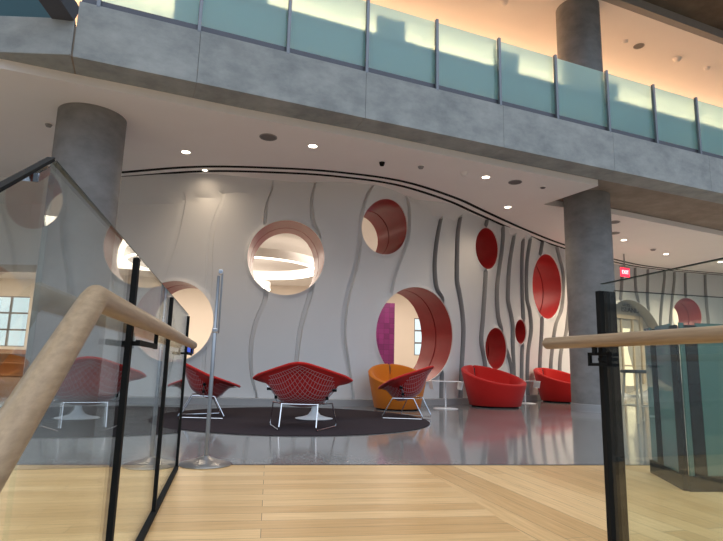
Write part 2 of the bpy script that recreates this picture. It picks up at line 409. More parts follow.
def wall_mesh(front):
    pts = []; ed = []
    def chain(L, closed=False):
        b = len(pts); pts.extend(Vector(p) for p in L)
        for k in range(len(L)-1): ed.append((b+k, b+k+1))
        if closed: ed.append((b+len(L)-1, b))
    zs = [HW*k/34 for k in range(35)]; st = .15 if front else .35
    ns = int(S1/st)
    chain([(S1*k/ns,0) for k in range(ns+1)]); chain([(S1*k/ns,HW) for k in range(ns+1)])
    chain([(0,z) for z in zs]); chain([(S1,z) for z in zs])
    for a,b,r in HOLES+[NICHE]:
        chain([(a+r*math.cos(2*PI*k/NH), b+r*math.sin(2*PI*k/NH)) for k in range(NH)], True)
        if front:
            for e in (.025,.05,.08): chain([(a+(r+e)*math.cos(2*PI*k/NH), max(0,b+(r+e)*math.sin(2*PI*k/NH))) for k in range(NH)], True)
    chain([(DOORS,0),(DOORS,DOORZ),(DOORE,DOORZ),(DOORE,0)])
    if front:
        for i, g in enumerate(GR):
            for sg in (-1,1):
                for e in (0,.012):
                    chain([(g(z)+sg*(gw(i,z)/2-e), z) for z in [HW*k/60 for k in range(61)]])
    for i in range(1,ns):
        for z in zs[1:-1]:
            s = S1*i/ns
            if front and any(abs(s-g(z)) < .07 for g in GR): continue
            if any(abs(math.hypot(s-a,z-b)-r) < .08 for a,b,r in HOLES+[NICHE]): continue
            pts.append(Vector((s,z)))
    v, e, f, *_ = delaunay_2d_cdt(pts, ed, [], 0, 1e-4)
    bm = BM(); vv = []
    for p in v:
        vv.append(bm.verts.new(W(p.x, p.y, offs(p.x,p.y) if front else -.85)))
    for t in f:
        c = sum((v[k] for k in t), Vector((0,0)))/len(t)
        if in_hole(c.x, c.y): continue
        q = [vv[k] for k in t]
        if not front: q = q[::-1]
        try:
            f_ = bm.faces.new(q)
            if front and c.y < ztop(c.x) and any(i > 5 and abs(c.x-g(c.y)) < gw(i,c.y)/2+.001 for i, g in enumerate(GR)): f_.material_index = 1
        except ValueError: pass
    for x in [x for x in bm.verts if not x.link_faces]: bm.verts.remove(x)
    return bm
wall_front = struct(obj('wall_front', wall_mesh(True), M['white'], smooth=28))
wall_front.data.materials.append(M['reveal_shade'])
struct(obj('wall_inner', wall_mesh(False), M['cream'], smooth=28))
def rim(a, b, r, d):
    out = []
    for k in range(NH):
        s = a+r*math.cos(2*PI*k/NH); z = b+r*math.sin(2*PI*k/NH)
        out.append(W(s, z, d if d is not None else offs(s, z)))
    return out
def loft(bm, rings):
    V = [[bm.verts.new(p) for p in R] for R in rings]
    for A, B in zip(V, V[1:]):
        n = len(A)
        for k in range(n): bm.faces.new((A[k], A[(k+1)%n], B[(k+1)%n], B[k]))
    return bm
for a, b, r in HOLES:
    bm = BM(); 
    F0 = rim(a,b,r,None); N0 = [W(a,b,0)-W(a,b,-1)][0]*-1
    F1 = [p+N0*.03 for p in F0]
    loft(bm, [F0, F1]); struct(obj('hole_lip', bm, M['white'], wall_front))
    bm = BM()
    loft(bm, [F1, rim(a,b,r,-.40), rim(a,b,r+.02,-.405), rim(a,b,r+.02,-.425), rim(a,b,r,-.43), rim(a,b,r,-.85)])
    struct(obj('tunnel_lining', bm, M['liner'], wall_front))
a, b, r = NICHE
bm = BM(); loft(bm, [rim(a,b,r,None), rim(a,b,r,-.32)])
cv = bm.verts.new(W(a,b,-.32)); L = [v for v in bm.verts if v is not cv][-NH:]
for k in range(NH): bm.faces.new((L[k], L[(k+1)%NH], cv))
struct(obj('niche_lining', bm, M['niche'], wall_front, smooth=30))
bm = BM()
for s in (DOORS, DOORE):
    q = [W(s,0,offs(s,0)),W(s,DOORZ,offs(s,DOORZ)),W(s,DOORZ,-.85),W(s,0,-.85)]; bm.faces.new([bm.verts.new(p) for p in q])
n = 12; A = [DOORS+(DOORE-DOORS)*k/n for k in range(n+1)]
for s0, s1 in zip(A, A[1:]):
    q = [W(s0,DOORZ,offs(s0,DOORZ)),W(s1,DOORZ,offs(s1,DOORZ)),W(s1,DOORZ,-.85),W(s0,DOORZ,-.85)]; bm.faces.new([bm.verts.new(p) for p in q])
struct(obj('trim_2', bm, M['niche'], smooth=30))
# baseboard following the wall
def baseboard(name, s0, s1):
    bm = BM(); n = int((s1-s0)/.15)+1; rows = []
    for k in range(n+1):
        s = s0+(s1-s0)*k/n
        o = .125
        rows.append([bm.verts.new(W(s,z,o2)) for z, o2 in ((0,o),(.115,o),(.125,o-.02),(.125,-.02))])
    for A, B in zip(rows, rows[1:]):
        for k in range(3): bm.faces.new((A[k],B[k],B[k+1],A[k+1]))
    struct(obj(name, bm, M['base'], smooth=30))
baseboard('baseboard_front', DOORE, NICHE[0]-.75); baseboard('baseboard_right', NICHE[0]+.75, S1)
# ---- rooms behind the wall
bm = BM()
box(bm, (-7.0,23.1,2), (24,.2,4.0))
struct(obj('wall_back', bm, M['cream'], smooth=0))
# window openings are real: the back wall is built round them
o = bpy.data.objects['wall_back']; me = o.data; bm = BM(); bm.from_mesh(me); bm.clear()
xs = [-20,-17.2,-14.0,2.28,3.3,6.2]; zz = {(-17.2,-14.0):(1.15,3.25),(2.28,3.3):(1.2,2.75)}
for x0, x1 in zip(xs, xs[1:]):
    if (x0,x1) in zz:
        za, zb = zz[(x0,x1)]
        box(bm, ((x0+x1)/2,23.1,za/2), (x1-x0,.2,za)); box(bm, ((x0+x1)/2,23.1,(zb+HW)/2), (x1-x0,.2,HW-zb))
    else: box(bm, ((x0+x1)/2,23.1,HW/2), (x1-x0,.2,HW))
bm.to_mesh(me); bm.free()
def window(name, x0, x1, z0, z1, nx, nz):
    bm = BM(); y = 23.08
    for k in range(nx+1): box(bm, (lerp(x0,x1,k/nx),y,(z0+z1)/2), (.07,.08,z1-z0))
    for k in range(nz+1): box(bm, ((x0+x1)/2,y,lerp(z0,z1,k/nz)), (x1-x0+.07,.07,.07))
    f = struct(obj(name, bm, M['post'], smooth=0))
    bm = BM(); box(bm, ((x0+x1)/2,y+.01,(z0+z1)/2), (x1-x0,.012,z1-z0)); struct(obj('pane', bm, M['glass'], f, smooth=0))
window('window_1', -17.2, -14.0, 1.15, 3.25, 4, 3); window('window_2', 2.28, 3.3, 1.2, 2.75, 2, 3)
bm = BM(); prism(bm, [(6.0,16.25),(6.2,16.4),(6.2,23),(6.0,23)], 0, HW); struct(obj('wall_partition', bm, M['cream'], smooth=0))
bm = BM(); prism(bm, [(-20,10.0),(-12.9,10.1),(-12.9,10.9),(-20,10.8)], 0, HW); prism(bm, [(-20,10.5),(-19.8,10.5),(-19.8,23),(-20,23)], 0, HW)
struct(obj('wall_left', bm, M['cream'], smooth=0))
bm = BM(); prism(bm, [(6.2,22.8),(20,22.8),(20,23),(6.2,23)], 0, HW); prism(bm, [(19.8,19),(20,19),(20,22.8),(19.8,22.8)], 0, HW)
struct(obj('wall_right', bm, M['cream'], smooth=0))
# ---- ceiling with its curved front edge, two dark slots
CE = [(-14,4.6),(-9,5.0),(-5.5,5.45),(-4.2,5.83),(-3.39,6.18),(-2.74,6.45),(-1.69,6.90),(.02,7.57),(1.88,8.38),(4.21,9.36),(3.62,10.56),(5.18,11.06),(8.66,12.70),(14,15.2),(20,17.8),(20,25),(-20,25),(-20,4.6)]
bm = BM(); prism(bm, CE, HW, 4.118); struct(obj('ceiling', bm, M['ceil'], smooth=0))
SL = catmull([(-9,10.6),(-6.2,9.9),(-4.36,9.40),(-2.83,9.0),(-1.45,8.97),(-.42,9.10),(.66,9.48),(1.71,10.33),(2.5,11.22),(3.76,12.63),(5.33,14.20),(7.58,16.0),(9.34,17.0),(12.59,17.95),(16,18.7)], 10)
def ribbon(bm, L, o0, o1, z):
    rows = []
    for i, p in enumerate(L):
        a = Vector(L[max(i-1,0)]); b = Vector(L[min(i+1,len(L)-1)]); t = (b-a).normalized(); n = Vector((-t.y,t.x))
        q0 = Vector(p)+n*o0; q1 = Vector(p)+n*o1
        rows.append([bm.verts.new((q0.x,q0.y,z)),bm.verts.new((q1.x,q1.y,z)),bm.verts.new((q1.x,q1.y,HW)),bm.verts.new((q0.x,q0.y,HW))])
    for A, B in zip(rows, rows[1:]):
        for k in range(4): bm.faces.new((A[k],A[(k+1)%4],B[(k+1)%4],B[k]))
    bmesh.ops.recalc_face_normals(bm, faces=bm.faces[:])
    return bm
bm = BM(); ribbon(bm, SL, -.16, -.08, HW-.006); ribbon(bm, SL, .06, .14, HW-.006)
struct(obj('trim_3', bm, M['black'], smooth=0))
# ---- concrete edge beam of the upper floor, in cast lengths
fo, fd = Vector((0,7.12)), Vector((.924,.382)).normalized(); fn = Vector((-fd.y,fd.x))
def FP(s, d=0): q = fo+fd*s+fn*d; return (q.x,q.y)
joints = [-3.64,-2.27,0.0,2.35,4.66,7.1,9.5,14,20]
for k, (a, b) in enumerate(zip(joints, joints[1:])):
    bm = BM(); prism(bm, [FP(a+.002),FP(b-.002),FP(b-.002,.45),FP(a+.002,.45)], 4.12, 4.825)
    struct(obj('trim_%d' % (10+k), bm, M['fascia'], smooth=0, bev=.003))
bm = BM(); prism(bm, [FP(-3.60,.05),FP(20,.05),FP(20,9),FP(-3.60,9)], 4.125, 4.80)
prism(bm, [(-14,5.6),(-3.5,5.80),FP(-3.60,9),(-14,15)], 4.125, 4.55)
prism(bm, [(-3.75,5.75),(-3.37,5.735),(-2.4,6.35),(-2.4,7.2),(-3.9,7.2)], 4.1245, 4.5)
struct(obj('slab_upper', bm, M['soffit'], smooth=0))
bm = BM(); prism(bm, [(-14,5.45),(-3.372,5.70),(-3.545,6.13),(-14,5.93)], 4.12, 4.578)
struct(obj('trim_20', bm, M['fascia'], smooth=0, bev=.008))
# upper storey: lit ceiling, back wall, floor slab above
bm = BM(); prism(bm, [FP(-8,.90),FP(20,.90),FP(20,9),FP(-8,9)], 8.25, 8.35); struct(obj('ceiling_upper', bm, M['ceil'], smooth=0))
bm = BM(); prism(bm, [FP(-8,.74),FP(20,.74),FP(20,.90),FP(-8,.90)], 8.25, 8.45); struct(obj('trim_21', bm, M['grey'], smooth=0))
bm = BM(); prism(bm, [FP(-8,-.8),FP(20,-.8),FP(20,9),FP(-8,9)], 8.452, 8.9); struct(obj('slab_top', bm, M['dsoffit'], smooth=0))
bm = BM(); prism(bm, [FP(-8,6.0),FP(20,6.0),FP(20,6.2),FP(-8,6.2)], 4.8, 8.25); struct(obj('wall_upper', bm, M['cream'], smooth=0))
# ---- round concrete columns
def column(name, c, r, z0, z1, label):
    bm = BM(); lathe(bm, [(0,z0),(r,z0),(r,z1),(0,z1)], 64, (c[0],c[1],0)); return struct(obj(name, bm, M['column'], smooth=40), label)
column('column_left', (-3.75,7.05), .43, 0, 4.0, 'round grey concrete column at the left')
cr = column('column_right', (4.42,10.38), .43, 0, 4.125, 'round grey concrete column at the right')
bm = BM(); lathe(bm, [(.431,0),(.445,0),(.445,.13),(.431,.135)], 64, (4.42,10.38,0)); struct(obj('column_base', bm, M['base'], cr))
column('column_upper', (4.42,10.38), .43, 4.80, 8.45, 'round grey concrete column on the upper floor')
# ---- doorway in the arched niche
tg = tang(NICHE[0]); RN = Matrix.Rotation(tg, 3, 'Z')
def NB(bm, s0, s1, z0, z1, d0, d1):
    s0 -= .45; s1 -= .45
    c = (W(s0,(z0+z1)/2,(d0+d1)/2)+W(s1,(z0+z1)/2,(d0+d1)/2))/2; box(bm, c, (s1-s0,d1-d0,z1-z0), RN)
bm = BM()
for q in [(24.05,24.17,.06,2.5),(25.28,25.4,.06,2.5),(24.05,25.4,2.4,2.52),(24.44,24.50,.06,2.4),(24.95,25.01,.06,2.4)]: NB(bm, *q, -.33, -.24)
dr = struct(obj('door_1', bm, M['beige'], smooth=0))
bm = BM(); NB(bm, 24.17, 24.44, .06, 2.4, -.32, -.28); NB(bm, 25.01, 25.28, .06, 2.4, -.32, -.28); NB(bm, 24.50, 24.95, 2.1, 2.4, -.32, -.28); NB(bm, 24.50,24.95,.06,.3,-.32,-.28)
struct(obj('door_panel', bm, M['niche'], dr, smooth=0))
bm = BM(); NB(bm, 24.50, 24.95, .3, 2.1, -.315, -.29); NBm = struct(obj('lit_glass', bm, emis('lit_door_glass', (1,.80,.52), 1.6), dr, smooth=0))
bm = BM()
for z in (.9,1.62,1.75): NB(bm, 24.50, 24.95, z, z+.05, -.30, -.27)
struct(obj('door_rail', bm, M['beige'], dr, smooth=0))
def text(name, body, size, mat, mtx, sx=1, parent=None, ext=.006):
    cu = bpy.data.curves.new(name, 'FONT'); cu.body = body; cu.size = size; cu.align_x = 'CENTER'; cu.align_y = 'CENTER'; cu.extrude = ext
    o = bpy.data.objects.new(name, cu); C.objects.link(o)
    dg = bpy.context.evaluated_depsgraph_get(); me = bpy.data.meshes.new_from_object(o.evaluated_get(dg)); bpy.data.objects.remove(o)
    o = link(name, me, mat, None); me.materials.clear(); me.materials.append(mat)
    o.matrix_world = mtx @ Matrix.Diagonal((sx,1,1,1))
    if parent: o.parent = parent; o.matrix_parent_inverse = parent.matrix_world.inverted()
    return o
sg = thing('wall_lettering', 'dark lettering reading ISLAND above the doorway in the arched niche', 'sign', W(24.4,2.55,-.25))
bpy.context.view_layer.update()
MT = lambda s, z: Matrix.Translation(W(s,z,-.20)) @ Matrix.Rotation(tg,4,'Z') @ Matrix.Rotation(PI/2,4,'X')
text('letters', 'ISLAND', .215, M['ltr'], MT(24.40,2.68), 1.25, sg)
text('small_letters', 'STORY', .11, M['ltr'], MT(24.24,2.83), 1.15, sg)
# ================================================================== THINGS
def frange(a, b, n): return [a+(b-a)*k/n for k in range(n+1)]
# ---- red wire lounge chairs
def shell(a, b, drop=0.0):
    # a, b in 0..1 : (0,0) back tip, (1,0) right wing, (0,1) left wing, (1,1) front tip
    B = Vector((0,-.40,.735)); R = Vector((.60,.0,.535)); L = Vector((-.60,.0,.535)); F = Vector((0,.44,.385))
    p = B*(1-a)*(1-b)+R*a*(1-b)+L*b*(1-a)+F*a*b
    k = max(0, 16*a*(1-a)*b*(1-b))
    p += Vector((0,-.03,-.275))*(.45*k**.8+.55*sstep(.18,.85,k))
    # rounded rim: edges bow outwards a little, tips are eased
    ea = a*(1-a); eb = b*(1-b)
    p += Vector(((b-a)*0,0,0))
    bow = .06*(ea*(abs(1-2*b)**3)+eb*(abs(1-2*a)**3))
    c = Vector((0,.0,.5)); dv = Vector((p.x, p.y, 0))
    if dv.length > 1e-4: p += dv.normalized()*bow
    tip = max(0,(abs(a-b)-.80)/.2); p = p.lerp(Vector((p.x*.93,p.y,p.z)), tip)
    tb = max(0,(1-a-b-.78)/.22); p.z -= .022*tb*tb; p.y += .02*tb*tb
    p.z -= drop
    return p
def chair_proto():
    t = thing('wire_lounge_chair', 'x', 'chair')
    n = 28; bm = BM(); G = {}
    def nrm(a, b):
        e = .01; a0,a1 = max(0,a-e),min(1,a+e); b0,b1 = max(0,b-e),min(1,b+e)
        v = (shell(a1,b)-shell(a0,b)).cross(shell(a,b1)-shell(a,b0)); v.normalize()
        return v if v.z > 0 else -v
    for sd, th in ((0,.026),(1,-.006)):
        for i in range(n+1):
            for j in range(n+1):
                a, b = i/n, j/n; ed = min(a,1-a,b,1-b); f = min(1, (ed/.05))**.5
                off = th*f if sd == 0 else th*f
                G[sd,i,j] = bm.verts.new(shell(a,b)+nrm(a,b)*(off+.004))
    for i in range(n):
        for j in range(n):
            bm.faces.new((G[0,i,j],G[0,i+1,j],G[0,i+1,j+1],G[0,i,j+1])); bm.faces.new((G[1,i,j],G[1,i,j+1],G[1,i+1,j+1],G[1,i+1,j]))
    for k in range(n):
        for q in [(0,k,0,k+1),(n,k+1,n,k),(k+1,0,k,0),(k,n,k+1,n)]:
            bm.faces.new((G[0,q[0],q[1]],G[0,q[2],q[3]],G[1,q[2],q[3]],G[1,q[0],q[1]]))
    bmesh.ops.recalc_face_normals(bm, faces=bm.faces[:])
    obj('seat_pad', bm, M['red'], t, smooth=60)
    # rolled red hem along the rim
    rimp = [shell(k/24,0) for k in range(24)]+[shell(1,k/24) for k in range(24)]+[shell(1-k/24,1) for k in range(24)]+[shell(0,1-k/24) for k in range(24)]
    bm = BM(); tube(bm, [p+Vector((0,0,.004)) for p in rimp], .017, 8, True); obj('rim_hem', bm, M['red'], t, smooth=60)
    bm = BM(); m = 23
    def runs(fix, flip):
        vs_ = [v for v in frange(.05,.95,30) if abs(fix-v) < .60]
        if len(vs_) > 3:
            pp = [((fix,v) if not flip else (v,fix)) for v in vs_]
            tube(bm, [shell(*q)-nrm(*q)*(.013 if flip else .016) for q in pp], (.0026), 5)
    for k in range(1,m): runs(k/m, False); runs(k/m, True)
    obj('wire_basket', bm, M['wire'], t, smooth=60)
    for sx in (-1,1):
        bm = BM(); r = .0072
        rear, front = Vector((.20*sx,-.30,r)), Vector((.385*sx,.24,r))
        loop = [Vector((.20*sx,-.16,.275)), rear+Vector((0,.012,.03)), rear+Vector((.006*sx,.02,0)), front-Vector((.006*sx,.02,0)), front+Vector((0,-.012,.03)), Vector((.34*sx,.10,.275))]
        tube(bm, loop, r, 8)
        tube(bm, [Vector((.20*sx,-.16,.275)), Vector((.34*sx,.10,.275))], r, 8)
        tube(bm, [Vector((.27*sx,-.03,.275)), Vector((.315*sx,-.04,.385)), Vector((.40*sx,-.03,.455))], r, 8)
        lf = obj('leg_frame', bm, M['chrome'], t)
        for q, d in (((.37*sx,-.035,.425),(.05,.04,.03)),((.29*sx,-.035,.335),(.03,.035,.035))):
            bm = BM(); box(bm, q, d); obj('rubber_mount', bm, M['black'], lf, bev=.005)
    for x_, y_ in ((.20,-.16),(.34,.10)): bm = BM(); tube(bm, [(-x_,y_,.27),(x_,y_,.27)], .0072, 8); obj('cross_bar', bm, M['chrome'], t)
    return t
def dup(root, loc, rotz, label):
    r = root.copy(); C.objects.link(r); r.location = loc; r.rotation_euler = (0,0,rotz); r['label'] = label
    for ch in root.children:
        c = ch.copy(); C.objects.link(c); c.parent = r
        for g in ch.children:
            d = g.copy(); C.objects.link(d); d.parent = c
    return r
ch = chair_proto(); GC = 'red wire lounge chairs on the round rug'
ch.location = (-.64,6.34,.012); ch.rotation_euler = (0,0,math.radians(-1)); ch['group'] = GC
ch['label'] = 'red wire-backed lounge chair with its back square to the viewer, nearest on the rug'
dup(ch, (-2.03,7.40,.012), math.radians(-72), 'red wire-backed lounge chair facing right, behind the steel sign stand')
dup(ch, (.70,7.98,.012), math.radians(66), 'red wire-backed lounge chair facing left, in front of the orange tub chair')
# ---- round rug
bm = BM(); lathe(bm, [(0,0),(1.80,0),(1.81,.006),(1.80,.012),(0,.012)], 96, (-.86,7.52,0)); tag(obj('rug', bm, M['rug']), 'round dark brown rug under the red wire chairs', 'rug')
# ---- white pedestal table behind the nearest chair
t = thing('pedestal_table', 'low round white pedestal table behind the nearest red wire chair', 'table', (-.58,7.45,.012))
bm = BM(); lathe(bm, [(0,.455),(.40,.46),(.455,.472),(.46,.478),(.455,.484),(0,.486)], 64); obj('tabletop', bm, M['wtop'], t, 40)
bm = BM(); lathe(bm, [(0,0),(.245,0),(.25,.008),(.17,.022),(.085,.05),(.045,.10),(.03,.18),(.032,.30),(.06,.40),(.10,.456),(0,.457)], 48); obj('pedestal', bm, M['wtop'], t, 60)
# ---- tub chairs
def tub(name, label, loc, rotz, mat, s=1.0, hz=1.0):
    t = thing(name, label, 'armchair', loc, rotz, 'upholstered tub chairs along the wavy wall')
    N = 72; bm = BM()
    def hgt(th): return hz*lerp(.45,.80,((1+math.cos(th))/2)**1.15)
    prof = []
    for k in range(N):
        th = 2*PI*k/N                                   # 0 = back (+y), pi = front (-y)
        h = hgt(th); d = min(th, 2*PI-th); notch = math.exp(-(d/.035)**2)
        rt = lerp(.60,.66,(1+math.cos(th))/2); rb = .49
        tw = .115
        pts = []
        for z, rr_ in ((.03,rb),(.035,rb+.006),(h*.5,lerp(rb,rt,.55)),(h-.07,rt-.005),(h-.025,rt),(h-.004,rt-.025),(h,rt-.055),(h-.008,rt-.085),(h-.04,rt-tw),(max(.40,h-.2),rt-tw-.03),(.385,rb-.10)):
            if notch > .01 and z > .3: rr2 = rr_ + (-.02*notch if rr_ > rt-.055 else .035*notch); z2 = z-.02*notch
            else: rr2, z2 = rr_, z
            pts.append((rr2*math.sin(th), rr2*math.cos(th), z2))
        prof.append(pts)
    V = [[bm.verts.new(Vector(p)*s) for p in pts] for pts in prof]
    for k in range(N):
        A, B = V[k], V[(k+1)%N]
        for j in range(len(A)-1): bm.faces.new((A[j],A[j+1],B[j+1],B[j]))
    bm.faces.new([r[0] for r in V]); bmesh.ops.recalc_face_normals(bm, faces=bm.faces[:])
    bd = obj('body', bm, mat, t, 50)
    bm = BM(); lathe(bm, [(0,.30*s),(.40*s,.30*s),(.44*s,.37*s),(.41*s,.425*s),(.3*s,.44*s),(0,.43*s)], 48, (0,-.02*s,0)); obj('seat_cushion', bm, mat, t, 60)
    bm = BM(); lathe(bm, [(0,0),(.45*s,0),(.45*s,.034*s),(0,.034*s)], 48); obj('plinth', bm, M['black'], t)
    # stitched split at the centre of the back
    bm = BM(); tube(bm, [Vector(p)*s for p in [(0,.545,.47*hz),(0,.55,.62*hz),(0,.565,.735*hz),(0,.60,.765*hz),(0,.63,.76*hz)]], [.004*s,.008*s,.013*s,.012*s,.006*s], 8); obj('back_split', bm, M['dark'], bd)
    return t
tub('tub_chair', 'orange tub chair partly behind the right red wire chair', (.67,9.62,0), math.radians(14), M['orange'], .80, 1.2)
tub('tub_chair', 'larger red tub chair between two small white tables', (2.65,10.84,0), math.radians(32), M['red'], .985)
tub('tub_chair', 'red tub chair partly hidden by the right concrete column', (4.78,13.05,0), math.radians(32), M['red'], .98)
# ---- little white tables
def side_table(label, loc, rz):
    t = thing('side_table', label, 'side table', loc, rz, 'slim white side tables')
    bm = BM(); lathe(bm, [(0,0),(.22,0),(.225,.006),(.20,.014),(.03,.02),(0,.02)], 40); obj('base', bm, M['wtop'], t)
    bm = BM(); lathe(bm, [(0,.01),(.014,.01),(.014,.475),(0,.475)], 16); obj('post', bm, M['wtop'], t)
    bm = BM(); box(bm, (0,0,.48), (.50,.36,.010)); obj('tabletop', bm, M['wtop'], t, bev=.003)
    for sx in (-1,1):
        bm = BM(); box(bm, (.262*sx-.0*sx,0,.41), (.008,.36,.15), Matrix.Rotation(-.18*sx*-1,3,'Y')); obj('side_flap', bm, M['wtop'], t, bev=.002)
    return t
side_table('slim white side table to the left of the larger red tub chair', (1.56,9.98,0), .05)
side_table('slim white side table between the two red tub chairs', (3.62,12.10,0), .05)
# ---- sign stand seen edge-on
t = thing('sign_stand', 'tall slim steel sign stand with round dished base on the timber floor', 'sign stand', (-1.075,4.06,0), math.radians(14.5))
bm = BM(); lathe(bm, [(0,0),(.182,0),(.186,.006),(.18,.012),(.10,.03),(.035,.052),(.022,.06),(0,.06)], 56); obj('base', bm, M['satin'], t, 40)
bm = BM(); lathe(bm, [(0,.05),(.0145,.05),(.0145,.95),(.011,.955),(.011,1.36),(0,1.36)], 20); obj('pole', bm, M['satin'], t)
bm = BM(); box(bm, (.026,.10,1.165), (.014,.215,.45)); obj('sign_frame', bm, M['satin'], t, bev=.003)
bm = BM(); box(bm, (.012,.0,1.39), (.03,.03,.035)); obj('clamp', bm, M['chrome'], t, bev=.004); bm = BM(); box(bm, (.0,0,.95), (.036,.036,.03)); obj('clamp', bm, M['chrome'], t, bev=.004)
# ---- guard rails of the stair
L0, R0 = Vector((-.87,2.36,0)), Vector((1.0,2.25,0))
RA = Matrix.Rotation(ang_ax, 3, 'Z')
def LP(o, s, z, n=0): return o+AX*s+NX*n+Vector((0,0,z))
def plate(bm, o, s0, s1, z0, z1, th, n=0, dz=0):
    # plate in the guard plane; dz shears it along the stair slope (drop at s0)
    V = []
    for s, e in ((s0,dz),(s1,0)):
        for nn in (-th/2,th/2):
            for z in (z0,z1): V.append(bm.verts.new(LP(o,s,z-e,n+nn)))
    for f in ((0,1,3,2),(4,6,7,5),(0,4,5,1),(2,3,7,6),(1,5,7,3),(0,2,6,4)): bm.faces.new([V[k] for k in f])
    bmesh.ops.recalc_face_normals(bm, faces=bm.faces[:]); return bm
def bar(bm, a, b, r=.008, n=8): return tube(bm, [a,b], r, n)
def bracket(o, s, nr, par, zt=.83):
    bm = BM(); sg = 1 if nr > 0 else -1
    for a, b in (((s-.09,zt-.06),(s+.30,zt-.06)),((s+.30,zt-.06),(s+.30,zt-.02))):
        p, q = LP(o,a[0],a[1],nr), LP(o,b[0],b[1],nr); c = (p+q)/2; d = q-p
        if abs(d.z) > .01: box(bm, c, (.02,.012,abs(d.z)+.02), RA)
        else: box(bm, c, (d.length+.02,.012,.016), RA)
    p = LP(o,s,zt-.06,nr/2); box(bm, p, (.02,abs(nr),.014), RA)
    return obj('rail_bracket', bm, M['black'], par, 0)
TAN = math.tan(math.radians(31))
g = thing('stair_guard_rail', 'left glass guard rail with oak handrail bending down the stair', 'guard rail', L0+AX*.4)
g.rotation_euler = (0,0,0)
bpy.context.view_layer.update()
def keep(o, par):
    o.matrix_parent_inverse = par.matrix_world.inverted(); return o
js = [-1.53,-.69,.39,1.555]
for a, b in zip(js, js[1:]):
    bm = BM(); plate(bm, L0, a+.004, b-.012, .015, 1.045, .009); keep(obj('glass_panel', bm, M['glass'], g, 0), g)
bm = BM(); plate(bm, L0, -3.2, -1.536, .0, 1.045, .014, 0, 1.66*TAN); keep(obj('glass_panel', bm, M['glass'], g, 0), g)
for s in js[1:]:
    bm = BM(); plate(bm, L0, s-.018, s+.014, .0, 1.035, .026); keep(obj('panel_joint', bm, M['black'], g, 0), g)
bm = BM(); plate(bm, L0, -3.2, -1.54, 1.041, 1.048, .012, 0, 1.66*TAN); keep(obj('cap_channel', bm, M['black'], g, 0), g)
bm = BM(); plate(bm, L0, -1.615, -1.57, 1.008, 1.022, .022, 0, .045*TAN); keep(obj('cap_clip', bm, M['chrome'], g, 0), g)
bm = BM(); plate(bm, L0, -1.5, 1.563, .0, .02, .034); keep(obj('base_shoe', bm, M['black'], g, 0), g)
nl = .055; pts = [LP(L0,-3.0,.834-1.61*TAN,nl), LP(L0,-1.41,.834-.02*TAN,nl), LP(L0,-1.385,.834,nl), LP(L0,-.2,.836,nl), LP(L0,1.52,.832,nl), LP(L0,1.545,.832,nl)]
bm = BM(); tube(bm, pts, [.0245,.0245,.0245,.0255,.026,.016], 20); keep(obj('handrail', bm, M['rail'], g, 50), g)
for s in (-.69,1.22): keep(bracket(L0, s, .045, g), g)
for a, b in zip(js, js[1:]):
    bm = BM(); plate(bm, L0, a+.004, b-.018, 1.045, 1.048, .009); keep(obj('polished_edge', bm, M['edge'], g, 0), g)
g = thing('stair_guard_rail', 'right glass guard rail with oak handrail ending in front of the column', 'guard rail', R0)
bpy.context.view_layer.update()
bm = BM(); plate(bm, R0, -1.1, -.01, .015, 1.078, .014); keep(obj('glass_panel', bm, M['glass'], g, 0), g)
bm = BM(); plate(bm, R0, -3.2, -1.106, .0, 1.078, .014, 0, 2.09*TAN); keep(obj('glass_panel', bm, M['glass'], g, 0), g)
bm = BM(); box(bm, R0+Vector((0,0,.525)), (.026,.034,1.05), RA); keep(obj('corner_post', bm, M['black'], g, 0), g)
R90 = Matrix.Rotation(ang_ax-PI/2, 3, 'Z')
def rbox(bm, o, s0, s1, z0, z1, th): c = o+NX*((s0+s1)/2)+Vector((0,0,(z0+z1)/2)); box(bm, c, (s1-s0,th,z1-z0), R90)
bm = BM(); rbox(bm, R0, .019, .064, 0, 1.05, .016); keep(obj('dark_glass_strip', bm, M['dglass'], g, 0), g)
bm = BM(); rbox(bm, R0, .066, 2.4, .0, 1.055, .014); keep(obj('glass_panel', bm, M['glass'], g, 0), g)
bm = BM(); rbox(bm, R0, .066, 2.4, 1.055, 1.0575, .014); keep(obj('polished_edge', bm, M['edge'], g, 0), g)
bm = BM(); plate(bm, R0, -1.1, -.01, 1.078, 1.081, .014); keep(obj('polished_edge', bm, M['edge'], g, 0), g)
bm = BM(); tube(bm, [LP(R0,.325,.842,-.065),LP(R0,.305,.842,-.065),LP(R0,-1.05,.838,-.065),LP(R0,-1.08,.835,-.065),LP(R0,-3,.838-1.92*TAN,-.065)], [.016,.026,.026,.026,.026], 20); keep(obj('handrail', bm, M['rail'], g, 50), g)
bm = BM()
for a, b in (((-.09,.748),(.03,.748)),((-.09,.79),(.03,.79))):
    p, q = LP(R0,a[0],a[1],-.045), LP(R0,b[0],b[1],-.045); box(bm, (p+q)/2, ((q-p).length+.012,.012,.012), RA)
for s in (-.09,.03): box(bm, LP(R0,s,.769,-.045), (.012,.012,.05), RA)
box(bm, LP(R0,-.03,.769,-.022), (.02,.045,.012), RA); box(bm, LP(R0,-.03,.805,-.065), (.02,.012,.035), RA)
keep(obj('rail_bracket', bm, M['black'], g, 0), g)
